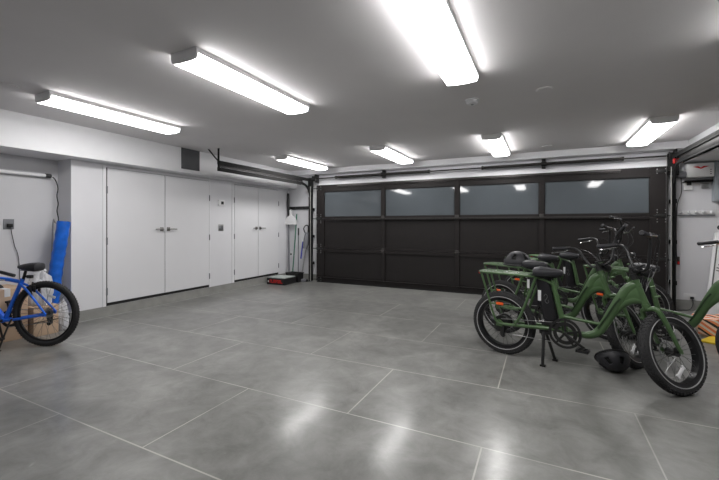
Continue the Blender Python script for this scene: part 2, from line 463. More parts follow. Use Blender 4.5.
# ------------------------------------------------------------------ ceiling lights
def make_light():
    t = empty('ceiling_light')
    L = 1.33
    MB().box(-.127, .127, .01, L+.03, -.038, 0).build('housing', M['cap'], t, False)
    w0, w1, h0, h1 = .127, .116, -.038, -.074
    poly = [(-w0, h0), (w0, h0), (w0, h0-.01), (w1, h1), (w1*.5, h1-.006), (-w1*.5, h1-.006), (-w1, h1), (-w0, h0-.01)]
    MB().prism(poly, .018, L+.022, 0).build('diffuser', M['lens'], t)
    w0, w1, h1 = .130, .116, -.074
    poly = [(-w0, 0), (w0, 0), (w0, -.04), (w1, h1), (w1*.5, h1-.006), (-w1*.5, h1-.006), (-w1, h1), (-w0, -.04)]
    for y in (0, L+.022): MB().prism(poly, y, y+.018, .002).build('end_cap', M['cap'], t)
    return t
proto = make_light()
LP = [(-4.14, 1.79, 'long ceiling light nearest the white double doors in the near row'),
      (-2.25, 1.79, 'long ceiling light in the near row, second from the double doors'),
      (-.59, 1.72, 'large ceiling light nearest the camera, above the middle of the floor'),
      (1.23, 1.79, 'ceiling light beyond the upper right picture corner in the near row'),
      (-4.11, 5.25, 'far ceiling light beside the left end of the garage door'),
      (-2.28, 5.25, 'far ceiling light above the second pane of the garage door'),
      (-.62, 5.25, 'far ceiling light above the third pane of the garage door'),
      (1.22, 5.25, 'far ceiling light beside the right end of the garage door')]
for i, (x, y, lab) in enumerate(LP):
    o = proto if i == 0 else copy_tree(proto)
    o.location = (x, y, ZC); tag(o, lab, 'ceiling light', 'ceiling lights in two rows')

t = thing('smoke_detector', 'round white smoke detector on the ceiling by the large near light', 'smoke detector', (-.62, 3.75, ZC))
MB().lathe([(0, 0), (.065, 0), (.065, -.012), (.05, -.014), (.05, -.022), (.058, -.024), (.05, -.04), (.02, -.045), (0, -.045)], 28).build('body', M['trim'], t)
MB().lathe([(.015, -.045), (.012, -.048), (0, -.048)], 12).build('button', M['greyp'], t)
for (x, y, lab) in ((.01, 3.74, 'flat round ceiling cover plate right of the smoke detector'), (-4.19, 1.57, 'flat round cover plate on the ceiling at the left picture edge'),
                    (-4.3, 4.98, 'small round cover plate on the ceiling beside the far left light'), (.06, 6.45, 'flat round ceiling cover plate near the beam above the garage door')):
    tag(MB().lathe([(0, 0), (.07, 0), (.068, -.008), (.05, -.012), (0, -.012)], 24, T(x, y, ZC)).build('cover_plate', M['ceiling']), lab, 'cover plate', 'ceiling cover plates')

# ------------------------------------------------------------------ wheels
def wheel(parent, name, R, tr, rimr, stripe, knobs, nspoke, hubr, hubw, mx=None, disc=.08, reflector=False, chain_side=False):
    """axle along y, centre at the object's origin"""
    Y = RX(90)
    sp = 1.18
    rw = MB().lathe([(rimr-.022, -.026), (rimr-.022, .026), (rimr+.004, .03), (rimr+.004, -.03)] if tr > .03 else
                    [(rimr-.02, -.009), (rimr-.02, .009), (rimr+.004, .013), (rimr+.004, -.013)], 64, Y, closed=True)
    w = rw.build(name, M['rimb'], parent)
    if mx is not None: w.matrix_local = mx
    t = MB(); rc = R-tr; prof = []
    for k in range(20):
        a = 2*PI*k/20; prof.append((rc+tr*math.cos(a)*1.0, tr*math.sin(a)*(.95)))
    t.lathe(prof, 72, Y, closed=True)
    nk = 60 if tr > .03 else 72
    for i in range(nk):
        ang = 360*i/nk
        rows = ((-52, .9), (-27, .5), (0, 0), (27, .5), (52, .9)) if tr > .03 else ((-42, .5), (0, 0), (42, .5))
        for (a, off) in rows:
            ar = math.radians(a)
            mxk = RY(ang+off*360/nk) @ T(rc, 0, 0) @ RZ(math.degrees(ar)) @ T(tr*.985, 0, 0)
            ks = (.0045, .0065, .009) if tr > .03 else (.004, .005, .007)
            t.box(-.003, ks[0], -ks[1], ks[1], -ks[2], ks[2], mx=mxk)
    t.build('tire', M['rubber'], w)
    if stripe:
        s = MB()
        for sg in (-1, 1):
            y = sg*(tr*.925); rs = stripe
            s.lathe([(rs-.0028, y-sg*.002), (rs-.0028, y+sg*.0035), (rs+.0028, y+sg*.0035), (rs+.0028, y-sg*.002)], 72, Y, closed=True)
        s.build('reflective_stripe', M['stripe'], w)
    s = MB()
    for i in range(nspoke):
        a = 2*PI*i/nspoke; sg = 1 if i % 2 else -1; b = a+(.35 if (i//2) % 2 else -.35)
        s.tube([(hubr*.85*math.cos(b), sg*hubw*.55, hubr*.85*math.sin(b)), ((rimr-.02)*math.cos(a), sg*.006, (rimr-.02)*math.sin(a))], .0016, 4)
    s.build('spokes', M['spoke'], w)
    h = MB().lathe([(0, -hubw*.9), (.012, -hubw*.9), (.012, -hubw*.6), (hubr, -hubw*.58), (hubr, -hubw*.48), (hubr*.8, -hubw*.42), (hubr*.8, hubw*.42), (hubr, hubw*.48), (hubr, hubw*.58), (.012, hubw*.6), (.012, hubw*.9), (0, hubw*.9)], 28, Y)
    h.build('hub', M['blackm'], w)
    if disc:
        d = MB()
        d.lathe([(disc-.012, .0), (disc-.012, .002), (disc, .002), (disc, .0)], 40, T(0, hubw*.66, 0) @ Y, closed=True)
        for k in range(6):
            a = 2*PI*k/6
            d.tube([(.02*math.cos(a), hubw*.66, .02*math.sin(a)), ((disc-.008)*math.cos(a+.4), hubw*.66, (disc-.008)*math.sin(a+.4))], .003, 4)
        d.build('brake_disc', M['steel'], w)
    if reflector:
        a = math.radians(-82); p = (.14*math.cos(a), -.018, .14*math.sin(a))
        r = MB().box(-.045, .045, -.006, .006, -.013, .013, bev=.004, mx=T(*p) @ RY(-48))
        r.box(-.055, -.04, -.007, .007, -.018, .018, bev=.003, mx=T(*p) @ RY(-48)).box(.04, .055, -.007, .007, -.018, .018, bev=.003, mx=T(*p) @ RY(-48))
        tag(r.build('spoke_reflector', M['white'], w), 'white reflector clipped to the spokes')
    return w

def loft(mb, secs, n=20, mx=None):
    """secs: (x, halfwidth, ztop, zbot) cross-sections along x, superellipse"""
    t = bmesh.new(); rings = []
    for (x, w, zt, zb) in secs:
        zc, hz = (zt+zb)/2, (zt-zb)/2; ring = []
        for k in range(n):
            a = 2*PI*k/n; c, s_ = math.cos(a), math.sin(a)
            e = .7
            ring.append(t.verts.new((x, w*math.copysign(abs(c)**e, c), zc+hz*math.copysign(abs(s_)**e, s_))))
        rings.append(ring)
    for i in range(len(rings)-1):
        for k in range(n): t.faces.new((rings[i][k], rings[i][(k+1) % n], rings[i+1][(k+1) % n], rings[i+1][k]))
    t.faces.new(rings[0][::-1]); t.faces.new(rings[-1])
    bmesh.ops.recalc_face_normals(t, faces=t.faces)
    mb.merge(t, mx); return mb

# ------------------------------------------------------------------ e-bikes
WB = 1.295
HT, HB = Vector((1.045, 0, .815)), Vector((1.115, 0, .625))     # head tube top / bottom
AX = (HT-HB).normalized()
def steer(deg, raise_=0.0):
    return Matrix.Translation(HB) @ Matrix.Rotation(math.radians(deg), 4, AX) @ Matrix.Translation(-HB) @ Matrix.Translation(AX*raise_)

def make_ebike(bar_raise, front_reflector, knobs=True):
    b = empty('cargo_bicycle')
    # frame
    f = MB()
    for s in (-1, 1):
        f.tube([(-.01, s*.078, .30), (.18, s*.072, .312), (.42, s*.045, .328), (.53, s*.03, .322)], [.013, .016, .018, .018], 10, smooth=4)
        f.prism([(-.035, .28), (.02, .275), (.03, .32), (-.01, .345), (-.035, .33)], s*.078-.004, s*.078+.004)
        f.tube([(.30, s*.075, .78), (.37, s*.045, .762), (.42, s*.026, .74), (.455, s*.012, .71)], .011, 8, smooth=4)
    f.tube([(.442, 0, .755), (.452, 0, .72), (.505, 0, .50), (.55, 0, .33)], [.019, .020, .022, .024], 14)
    f.tube([(.515, 0, .445), (.68, 0, .435), (.83, 0, .425)], .0135, 12)
    # belly tube and the tall arch up to the head
    f.tube([(.545, 0, .315), (.66, 0, .312), (.735, 0, .322), (.80, 0, .365), (.85, 0, .45), (.90, 0, .555), (.95, 0, .655), (.995, 0, .735), (1.045, 0, .775), (1.075, 0, .765)],
           0, 18, smooth=5, flat=[(.024, .024), (.026, .027), (.027, .031), (.028, .034), (.029, .036), (.030, .038), (.030, .040), (.028, .040), (.026, .036), (.022, .025)])
    f.tube([(.865, 0, .475), (.93, 0, .575), (.99, 0, .640), (1.05, 0, .665), (1.10, 0, .66)], 0, 14, smooth=4, flat=[(.020, .022), (.023, .030), (.024, .034), (.024, .035), (.022, .028)])
    f.prism([(.87, .50), (.93, .62), (.985, .72), (1.04, .775), (1.075, .77), (1.115, .655), (1.05, .655), (.985, .63), (.925, .565)], -.022, .022, .008)
    f.tube([tuple(HT), tuple(HB)], .025, 18)
    f.tube([tuple(HT+AX*.004), tuple(HT-AX*.012)], .029, 18); f.tube([tuple(HB+AX*.012), tuple(HB-AX*.004)], .029, 18)
    f.tube([(.56, -.038, .312), (.56, .038, .312)], .028, 16)
    for z in (.80, .73): f.tube([(HB.x+.055-.03*(z-.73)/.07, 0, z-.03), (HB.x+.085-.03*(z-.73)/.07, 0, z-.02)], .009, 8)
    f.build('frame', M['green'], b)
    # dark decal along the arch
    for s in (-1, 1):
        d = MB().tube([(.80, s*.031, .395), (.865, s*.033, .51), (.915, s*.034, .605), (.955, s*.033, .665)], 0, 6, smooth=3, flat=[(.002, .008)]*4)
        d.build('frame_decal', M['decal'], b)
    # rear rack
    r = MB()
    for s in (-1, 1):
        r.tube([(.31, s*.07, .778), (.25, s*.10, .785), (-.12, s*.11, .787), (-.185, s*.10, .787), (-.212, s*.05, .787), (-.216, 0, .787)], .0105, 10, smooth=4)
        r.tube([(-.175, s*.105, .78), (-.12, s*.10, .60), (-.05, s*.088, .36), (-.015, s*.085, .31)], .010, 8, smooth=3)
        r.tube([(.325, s*.07, .775), (.285, s*.07, .66), (.20, s*.09, .42), (.145, s*.088, .325)], .0125, 8, smooth=3)
        r.tube([(-.085, s*.095, .49), (.05, s*.098, .485), (.225, s*.085, .475)], .008, 8)
        pass
        r.tube([(.24, s*.035, .785), (-.205, s*.035, .787)], .007, 8)
    for x in (.24, .12, 0, -.11, -.18): r.tube([(x, -.105, .784), (x, .105, .784)], .007, 8)
    r.build('rear_rack', M['green'], b)
    for s in (-1, 1):
        o = MB().box(-.025, .045, s*.108-.005, s*.108+.005, .487, .512, bev=.004).build('reflector', M['orange'], b); tag(o, 'orange side reflector')
    MB().box(-.234, -.22, -.04, .04, .76, .79, bev=.004).build('tail_light', M['red'], b)
    # battery
    loft(bt := MB(), [(-.20, .034, .055, -.05), (-.195, .040, .062, -.058), (.18, .040, .062, -.062), (.2, .034, .055, -.055)], 20, T(.405, 0, .585) @ RY(90-12) @ T(0, 0, -.01))
    bt.build('battery', M['battery'], b)
    for s in (-1, 1):
        q = MB().tube([(.385, s*.0415, .61), (.40, s*.0415, .63), (.415, s*.0415, .61), (.405, s*.0415, .585), (.395, s*.0415, .57), (.41, s*.0415, .55), (.425, s*.0415, .56), (.42, s*.0415, .58)], .0028, 5, smooth=3)
        q.build('battery_mark', M['tag'], b)
    for s in (-1, 1):
        MB().box(.335, .362, s*.043-.002, s*.043+.002, .565, .66, mx=None).build('label', M['white'], b, False)
    MB().box(.36, .50, -.035, .035, .345, .40, bev=.008).build('controller', M['plastic'], b)
    # saddle
    s_ = MB()
    loft(s_, [(.295, .05, .845, .80), (.303, .09, .862, .785), (.33, .11, .870, .776), (.37, .105, .868, .774), (.42, .08, .862, .778), (.47, .055, .858, .785), (.515, .036, .852, .795), (.53, .02, .842, .806)], 22)
    sd = s_.build('saddle', M['vinyl'], b)
    MB().tube([(.425, 0, .79), (.447, 0, .73)], .0135, 12).tube([(.34, -.022, .775), (.48, -.018, .778)], .004, 6).tube([(.34, .022, .775), (.48, .018, .778)], .004, 6).build('seat_post', M['blackm'], sd)
    # wheels
    rw = wheel(b, 'rear_wheel', .30, .038, .238, .252, True, 28, .075, .085, T(0, 0, .30))
    MB().lathe([(0, -.062), (.03, -.062), (.045, -.05), (.045, -.04), (.03, -.036), (0, -.036)], 20, RX(90)).build('sprocket', M['steel'], rw)
    fw = wheel(b, 'front_wheel', .30, .038, .238, .252, True, 28, .035, .06, None, reflector=front_reflector)
    # fork
    fk = MB()
    cr = HB-AX*.02
    fk.tube([tuple(HB), tuple(cr)], .027, 14)
    for s in (-1, 1):
        fk.tube([(cr.x-.004, 0, cr.z-.008), (cr.x+.012, s*.045, cr.z-.008), (cr.x+.035, s*.066, cr.z-.045), (cr.x+.09, s*.068, .46), (WB-.03, s*.066, .345), (WB, s*.064, .30)], [.018, .018, .019, .017, .014, .012], 12, smooth=4)
        fk.box(WB-.014, WB+.014, s*.064-.004, s*.064+.004, .285, .32)
    fko = fk.build('fork', M['green'], b)
    ca = MB().box(WB-.05, WB-.01, .055, .085, .34, .40, bev=.006).build('brake_caliper', M['plastic'], fko)
    # stem + bars
    up = HT+AX*.0
    stt = HT+AX*.085
    st = MB().tube([tuple(HT-AX*.02), tuple(stt)], .0165, 12).tube([tuple(HT), tuple(HT+AX*.05)], .024, 14)
    st.tube([tuple(stt-AX*.02), (stt.x+.075, 0, stt.z-.005)], .018, 10)
    st.tube([(stt.x+.075, -.03, stt.z-.005), (stt.x+.075, .03, stt.z-.005)], .023, 12)
    sto = st.build('stem', M['blackm'], b)
    ex = Vector((stt.x+.075, 0, stt.z-.005))
    hb = MB()
    L, R_ = [], []
    for s in (-1, 1):
        P = [ex, ex+Vector((0, s*.05, 0)), ex+Vector((.0, s*.10, .03)), ex+Vector((-.01, s*.145, .13)), ex+Vector((-.02, s*.18, .21)), ex+Vector((-.055, s*.235, .24)), ex+Vector((-.165, s*.355, .235))]
        hb.tube([tuple(p) for p in P], .0115, 10, smooth=5)
        if s < 0: R_ = P
        else: L = P
    hbo = hb.build('handlebar', M['plastic'], b)
    for s, P in ((-1, R_), (1, L)):
        e = P[-1]; dr = (P[-1]-P[-2]).normalized(); a = e-dr*.125
        MB().tube([tuple(a), tuple(a+dr*.01), tuple(e-dr*.06), tuple(e-dr*.005), tuple(e)], [.016, .0175, .0165, .0185, .015], 12).build('grip', M['vinyl'], hbo)
        side = Vector((0, 0, -1))
        c0 = a-dr*.02
        fo = Vector((dr.y*s, -dr.x*s, 0)).normalized()
        if fo.x < 0: fo = -fo
        lv = MB().tube([tuple(c0+fo*.012), tuple(c0+fo*.04-Vector((0, 0, .006))), tuple(c0+dr*.04+fo*.06-Vector((0, 0, .012))), tuple(c0+dr*.12+fo*.052-Vector((0, 0, .02))), tuple(c0+dr*.15+fo*.055-Vector((0, 0, .024)))], [.008, .007, .0055, .005, .006], 8, smooth=4)
        tag(lv.build('brake_lever', M['chrome'], hbo), 'chrome brake lever')
        MB().tube([tuple(c0-dr*.02), tuple(c0+dr*.02)], .017, 10).box(-.018, .018, -.014, .014, -.01, .016, bev=.004, mx=T(*(c0+fo*.018))).build('control_pod', M['plastic'], hbo)
    MB().box(-.028, .028, -.036, .036, -.008, .008, bev=.005, mx=T(ex.x-.01, 0, ex.z+.04) @ RY(-25)).build('display', M['plastic'], hbo)
    cb = MB()
    for k, s in enumerate((-1, 1, -1, 1)):
        P = R_ if s < 0 else L
        c0 = P[5]
        off = .012*k
        cb.tube([tuple(c0+Vector((.03, 0, 0))), tuple(c0+Vector((.12+off, -s*.10, -.03))), tuple(Vector((HT.x+.13+off*2, s*.05, HT.z+.12))), tuple(Vector((HT.x+.085+off, s*.03, HT.z+.0))), tuple(Vector((HT.x+.05, s*.028, HT.z-.09)))], .0028, 6, smooth=5)
    cbo = cb.build('cables', M['plastic'], b)
    # headlight
    hl = MB().lathe([(0, -.05), (.022, -.05), (.034, -.03), (.038, .02), (.036, .028), (0, .03)], 20, T(HT.x+.125, 0, HT.z+.075) @ RY(90))
    hl.tube([(HT.x+.02, 0, HT.z+.03), (HT.x+.1, 0, HT.z+.05)], .009, 8)
    hlo = hl.build('headlight', M['plastic'], b)
    MB().lathe([(0, .030), (.034, .030), (.030, .036), (0, .040)], 20, T(HT.x+.125, 0, HT.z+.075) @ RY(90)).build('headlight_lens', M['silver'], hlo)
    hbad = MB().lathe([(0, 0), (.016, 0), (.015, .004), (0, .006)], 20, T(HT.x+.012, 0, HT.z-.06) @ RY(90+20) @ T(0, 0, .018)).build('head_badge', M['silver'], b)
    # crankset
    bb = (.56, .312)
    c = MB().lathe([(.066, -.003), (.066, .003), (.096, .003), (.096, -.003)], 48, T(bb[0], -.052, bb[1]) @ RX(90), closed=True)
    c.lathe([(.108, -.004), (.108, .004), (.129, .004), (.129, -.004)], 48, T(bb[0], -.058, bb[1]) @ RX(90), closed=True)
    for k in range(5):
        a = 2*PI*k/5+.3
        c.tube([(bb[0]+.018*math.cos(a), -.055, bb[1]+.018*math.sin(a)), (bb[0]+.118*math.cos(a), -.056, bb[1]+.118*math.sin(a))], 0, 6, flat=[(.004, .011), (.004, .009)])
    c.tube([(bb[0], -.075, bb[1]), (bb[0], .075, bb[1])], .014, 12)
    ca_ = math.radians(-31)
    pr = (bb[0]+.18*math.cos(ca_), -.085, bb[1]+.18*math.sin(ca_)); pl = (bb[0]-.18*math.cos(ca_), .085, bb[1]-.18*math.sin(ca_))
    c.tube([(bb[0], -.07, bb[1]), (pr[0], -.078, pr[2])], 0, 8, flat=[(.009, .015), (.008, .011)])
    c.tube([(bb[0], .07, bb[1]), (pl[0], .078, pl[2])], 0, 8, flat=[(.009, .015), (.008, .011)])
    co = c.build('crankset', M['blackm'], b)
    for (px, py, pz), s in ((pr, -1), (pl, 1)):
        p = MB()
        p.tube([(px, py-s*.01, pz), (px, py+s*.10, pz)], .008, 8)
        p.box(px-.045, px-.032, py+s*.012, py+s*.1, pz-.011, pz+.011, bev=.002).box(px+.032, px+.045, py+s*.012, py+s*.1, pz-.011, pz+.011, bev=.002)
        for yy in (.014, .055, .093): p.box(px-.04, px+.04, py+s*yy, py+s*(yy+.01), pz-.009, pz+.009)
        p.build('pedal', M['plastic'], co)
    ch = MB()
    ch.tube([(0, -.052, .343), (bb[0], -.052, bb[1]+.092)], .0035, 5).tube([(.02, -.052, .21), (bb[0], -.052, bb[1]-.092)], .0035, 5)
    ch.tube([(.0, -.052, .26), (.03, -.052, .235), (.02, -.052, .21)], .0035, 5)
    ch.build('chain', M['steel'], b)
    dr_ = MB().box(.0, .04, -.075, -.05, .19, .29, bev=.006)
    for (x, z) in ((.03, .24), (.02, .19)): dr_.lathe([(0, -.004), (.02, -.004), (.02, .004), (0, .004)], 14, T(x, -.055, z) @ RX(90))
    dr_.build('derailleur', M['blackm'], b)
    # double-leg centre stand
    for s in (-1, 1):
        k = MB().tube([(.385, s*.03, .30), (.385, s*.05, .24), (.395+(.04 if s > 0 else 0), s*.11, .012)], [.016, .014, .013], 8).box(.375+(.04 if s > 0 else 0), .42+(.04 if s > 0 else 0), s*.11-.016, s*.11+.016, .0, .016, bev=.003)
        k.build('kickstand_leg', M['blackm'], b)
    MB().box(.345, .43, -.045, .045, .27, .305, bev=.006).build('kickstand_bracket', M['blackm'], b)
    return b

def set_steer(b, deg, raise_, bar):
    for ch in b.children:
        n = ch.name.split('.')[0]
        if n == 'fork': ch.matrix_local = steer(deg)
        elif n == 'front_wheel': ch.matrix_local = steer(deg) @ T(WB, 0, .30)
        elif n in ('handlebar', 'cables', 'headlight'): ch.matrix_local = steer(bar if n == 'handlebar' else deg, raise_ if n != 'headlight' else 0)
        elif n == 'stem': ch.matrix_local = steer(deg, raise_)

def place_bike(b, rx, ry, head, st, raise_, label, bar=None):
    b.location = (rx, ry, 0); b.rotation_euler = (0, 0, math.radians(head))
    set_steer(b, st, raise_, st if bar is None else bar)
    tag(b, label, 'bicycle', 'green cargo bicycles parked by the garage door')
bikeA = make_ebike(0, True)
bikes = [bikeA]+[copy_tree(bikeA) for _ in range(4)]
spec = [(-.35, 3.895, -16.9, 60, .0, 'nearest green cargo bicycle, in full view, front wheel turned away', 35),
        (-.42, 4.66, -31, 90, .0, 'green cargo bicycle directly behind the nearest one, with a helmet on its rack'),
        (-.27, 5.69, -33, 50, .03, 'green cargo bicycle in third place, behind the one carrying the helmet'),
        (.02, 6.22, -38, 42, .15, 'green cargo bicycle farthest back, nearest the right end of the garage door'),
        (.62, 4.86, -44, 40, .03, 'green cargo bicycle cut off by the right picture edge, in front of the white wall')]
for b, s in zip(bikes, spec): place_bike(b, *s)

# ------------------------------------------------------------------ helmets
def make_helmet():
    h = empty('bicycle_helmet')
    t = bmesh.new()
    bmesh.ops.create_uvsphere(t, u_segments=36, v_segments=24, radius=1)
    bmesh.ops.delete(t, geom=[v for v in t.verts if v.co.z < -.12], context='VERTS')
    dele = []
    for f in t.faces:
        c = f.calc_center_median()
        if .12 < c.z < .93:
            a = math.degrees(math.atan2(c.y, c.x)) % 60
            el = math.degrees(math.asin(max(-1, min(1, c.z))))
            if 20 < a < 41 and (22 < el < 52): dele.append(f)
    bmesh.ops.delete(t, geom=dele, context='FACES')
    for v in t.verts:
        v.co = Vector((v.co.x*.138*(1.0 if v.co.x < 0 else 1.04), v.co.y*.108, .012+v.co.z*.118 + (.012 if v.co.x > .8 and v.co.z < .1 else 0)))
    sh = MB(); sh.merge(t)
    o = sh.build('shell', M['helmet'], h)
    md = o.modifiers.new('solid', 'SOLIDIFY'); md.thickness = .012; md.offset = -1
    md = o.modifiers.new('bev', 'BEVEL'); md.width = .002; md.segments = 2
    MB().tube([(.138*math.cos(a), .108*math.sin(a), .004) for a in [2*PI*k/36 for k in range(36)]], .008, 8, closed=True).build('rim', M['plastic'], h)
    p = MB(); t = bmesh.new(); bmesh.ops.create_uvsphere(t, u_segments=24, v_segments=14, radius=1)
    bmesh.ops.delete(t, geom=[v for v in t.verts if v.co.z < -.05], context='VERTS')
    for v in t.verts: v.co = Vector((v.co.x*.118, v.co.y*.088, .01+v.co.z*.096))
    p.merge(t).build('padding', M['gap'], h)
    s = MB()
    for sg in (-1, 1): s.tube([(.05, sg*.095, .0), (.02, sg*.075, -.02 if False else .002), (.0, sg*.03, .004), (-.03, sg*.0, .003)], .004, 5, smooth=3)
    s.build('strap', M['plastic'], h)
    return h
h1 = make_helmet(); h1.scale = (1.08, 1.08, 1.2); h1.location = (-.255, 4.56, .800); h1.rotation_euler = (0, 0, math.radians(160))
tag(h1, 'black bicycle helmet resting on the rack of the second green bicycle', 'helmet', 'black bicycle helmets')
h2 = copy_tree(h1); h2.scale = (1, 1, 1); h2.location = (.53, 3.845, .118); h2.rotation_euler = (math.radians(132), math.radians(12), math.radians(30))
tag(h2, 'black bicycle helmet lying on the floor behind the nearest green bicycle', 'helmet')

# ------------------------------------------------------------------ blue bicycle
def make_blue():
    b = thing('mountain_bicycle', 'blue mountain bicycle with black saddle and knobbly tires at the left edge', 'bicycle', (-4.61, 2.03, 0), math.radians(180+27))
    HT2, HB2 = Vector((.63, 0, .72)), Vector((.67, 0, .60)); ax = (HT2-HB2).normalized()
    BB = Vector((.42, 0, .27)); STt = Vector((.245, 0, .675)); AXL = Vector((-.0, 0, .335))
    f = MB()
    f.tube([tuple(STt+Vector((-.008, 0, .02))), tuple(BB)], .020, 14)
    f.tube([tuple(STt-Vector((-.005, 0, .015))), (.44, 0, .695), tuple(HT2-ax*.03)], .020, 14, smooth=3)
    f.tube([tuple(BB), (.53, 0, .42), tuple(HB2+ax*.02)], .026, 14, smooth=3)
    f.tube([tuple(HT2), tuple(HB2)], .022, 14); f.tube([(BB.x, -.036, BB.z), (BB.x, .036, BB.z)], .023, 14)
    for s in (-1, 1):
        f.tube([(BB.x-.02, s*.03, BB.z), (.28, s*.04, .285), (-.045, s*.068, .337)], [.016, .014, .010], 10, smooth=3)
        f.tube([(STt.x+.01, s*.018, STt.z-.03), (.15, s*.042, .57), (-.05, s*.068, .34)], [.012, .011, .009], 10, smooth=3)
        f.box(-.05, .014, s*.066-.003, s*.066+.003, .32, .352)
    f.build('frame', M['blue'], b)
    s_ = MB(); loft(s_, [(.055, .04, .84, .79), (.065, .07, .858, .775), (.10, .08, .862, .77), (.15, .072, .86, .775), (.20, .055, .852, .78), (.24, .036, .844, .79), (.275, .022, .836, .80), (.285, .01, .83, .81)], 20)
    sd = s_.build('saddle', M['vinyl'], b)
    MB().tube([(.235, 0, .68), (.205, 0, .785)], .0135, 12).tube([(.12, -.02, .775), (.25, -.014, .785)], .004, 6).tube([(.12, .02, .775), (.25, .014, .785)], .004, 6).build('seat_post', M['blackm'], sd)
    MB().box(.14, .19, -.018, .018, .70, .735, bev=.006).tube([(.19, 0, .72), (.23, 0, .71)], .007, 6).build('tail_light', M['plastic'], b)
    rw = wheel(b, 'rear_wheel', .335, .026, .288, 0, True, 32, .025, .07, T(0, 0, .335), disc=0)
    MB().lathe([(0, -.0), (.05, -.0), (.045, .01), (.03, .022), (0, .022)], 24, T(0, -.03, 0) @ RX(90)).build('cassette', M['steel'], rw)
    tag(MB().box(-.012, .012, -.006, .006, -.04, .04, bev=.003, mx=RY(250) @ T(.19, .012, 0) ).build('spoke_reflector', M['white'], rw), 'white reflector on the spokes')
    SM = lambda: Matrix.Translation(HB2) @ Matrix.Rotation(math.radians(88), 4, ax) @ Matrix.Translation(-HB2)
    fwx = .74
    fw = wheel(b, 'front_wheel', .335, .026, .288, 0, True, 32, .022, .06, SM() @ T(fwx, 0, .335), disc=0)
    fk = MB().tube([tuple(HB2), (HB2.x+.006, 0, .575)], .02, 12)
    for s in (-1, 1): fk.tube([(HB2.x+.006, 0, .575+.115), (HB2.x+.01, s*.045, .575+.115), (HB2.x+.02, s*.06, .66), (fwx-.01, s*.06, .42), (fwx, s*.058, .335)], [.015, .016, .016, .014, .010], 10, smooth=3)
    # crown sits just above the wheel
    o = fk.build('fork', M['plastic'], b); o.matrix_local = SM()
    P = HT2+ax*.06
    st = MB().tube([tuple(HT2), tuple(P)], .017, 12).tube([tuple(P), (P.x+.06, 0, P.z+.03)], .016, 10)
    st.build('stem', M['blackm'], b).matrix_local = SM()
    hb = MB(); e0 = Vector((P.x+.06, 0, P.z+.03))
    hb.tube([tuple(e0+Vector((-.03, -.34, .055))), tuple(e0+Vector((-.01, -.12, .045))), tuple(e0+Vector((0, -.04, 0))), tuple(e0+Vector((0, .04, 0))), tuple(e0+Vector((-.01, .12, .045))), tuple(e0+Vector((-.03,   .34, .055)))], .012, 10, smooth=4)
    hbo = hb.build('handlebar', M['plastic'], b); hbo.matrix_local = SM()
    for s in (-1, 1):
        MB().tube([tuple(e0+Vector((-.0185, s*.20, .05))), tuple(e0+Vector((-.03, s*.345, .055)))], .0165, 12).build('grip', M['vinyl'], hbo)
        MB().tube([tuple(e0+Vector((.0, s*.18, .045))), tuple(e0+Vector((.045, s*.19, .03))), tuple(e0+Vector((.05, s*.25, .02))), tuple(e0+Vector((.03, s*.31, .015)))], .006, 8, smooth=4).build('brake_lever', M['chrome'], hbo)
    # cranks
    c = MB().lathe([(.06, -.003), (.06, .003), (.09, .003), (.09, -.003)], 40, T(BB.x, -.05, BB.z) @ RX(90), closed=True)
    for k in range(4):
        a = PI/2*k; c.tube([(BB.x, -.05, BB.z), (BB.x+.07*math.cos(a), -.05, BB.z+.07*math.sin(a))], .006, 6)
    c.tube([(BB.x, -.075, BB.z), (BB.x, .075, BB.z)], .013, 12)
    d = Vector((-.28, 0, -.96)); d.normalize(); d = d*.17
    c.tube([(BB.x, .07, BB.z), (BB.x+d.x, .078, BB.z+d.z)], 0, 8, flat=[(.008, .014), (.007, .010)])
    c.tube([(BB.x, -.07, BB.z), (BB.x-d.x, -.078, BB.z-d.z)], 0, 8, flat=[(.008, .014), (.007, .010)])
    co = c.build('crankset', M['blackm'], b)
    for sg, s in ((1, 1), (-1, -1)):
        px, pz, py = BB.x+sg*d.x, BB.z+sg*d.z, s*.085
        p = MB().tube([(px, py, pz), (px, py+s*.095, pz)], .007, 8)
        for xx in (-.042, .030): p.box(px+xx, px+xx+.012, py+s*.01, py+s*.095, pz-.011, pz+.011, bev=.002)
        for yy in (.01, .085): p.box(px-.042, px+.042, py+s*yy, py+s*(yy+.01), pz-.011, pz+.011, bev=.002)
        p.build('pedal', M['plastic'], co)
    MB().tube([(0, -.045, .385), (BB.x, -.045, BB.z+.085)], .0035, 5).tube([(.0, -.045, .235), (BB.x, -.045, BB.z-.085)], .0035, 5).build('chain', M['steel'], b)
    g = MB().box(-.005, .03, -.085, -.055, .21, .32, bev=.005)
    for z in (.27, .22): g.lathe([(0, -.004), (.022, -.004), (.022, .004), (0, .004)], 14, T(.012, -.05, z) @ RX(90))
    g.build('derailleur', M['blackm'], b)
    k = MB().tube([(.30, .05, .29), (.31, .075, .25), (.33, .17, .006)], .009, 8, smooth=2).box(.31, .35, .155, .185, 0, .012, bev=.003)
    k.build('kickstand', M['blackm'], b)
    for s in (-1, 1): MB().tube([(.10, s*.05, .54), (.12, s*.04, .60), (.14, s*.0, .66)], .005, 6, smooth=3).box(.085, .105, s*.028-.006, s*.028+.006, .56, .63, bev=.002).build('rim_brake', M['plastic'], b)
    return b
make_blue()

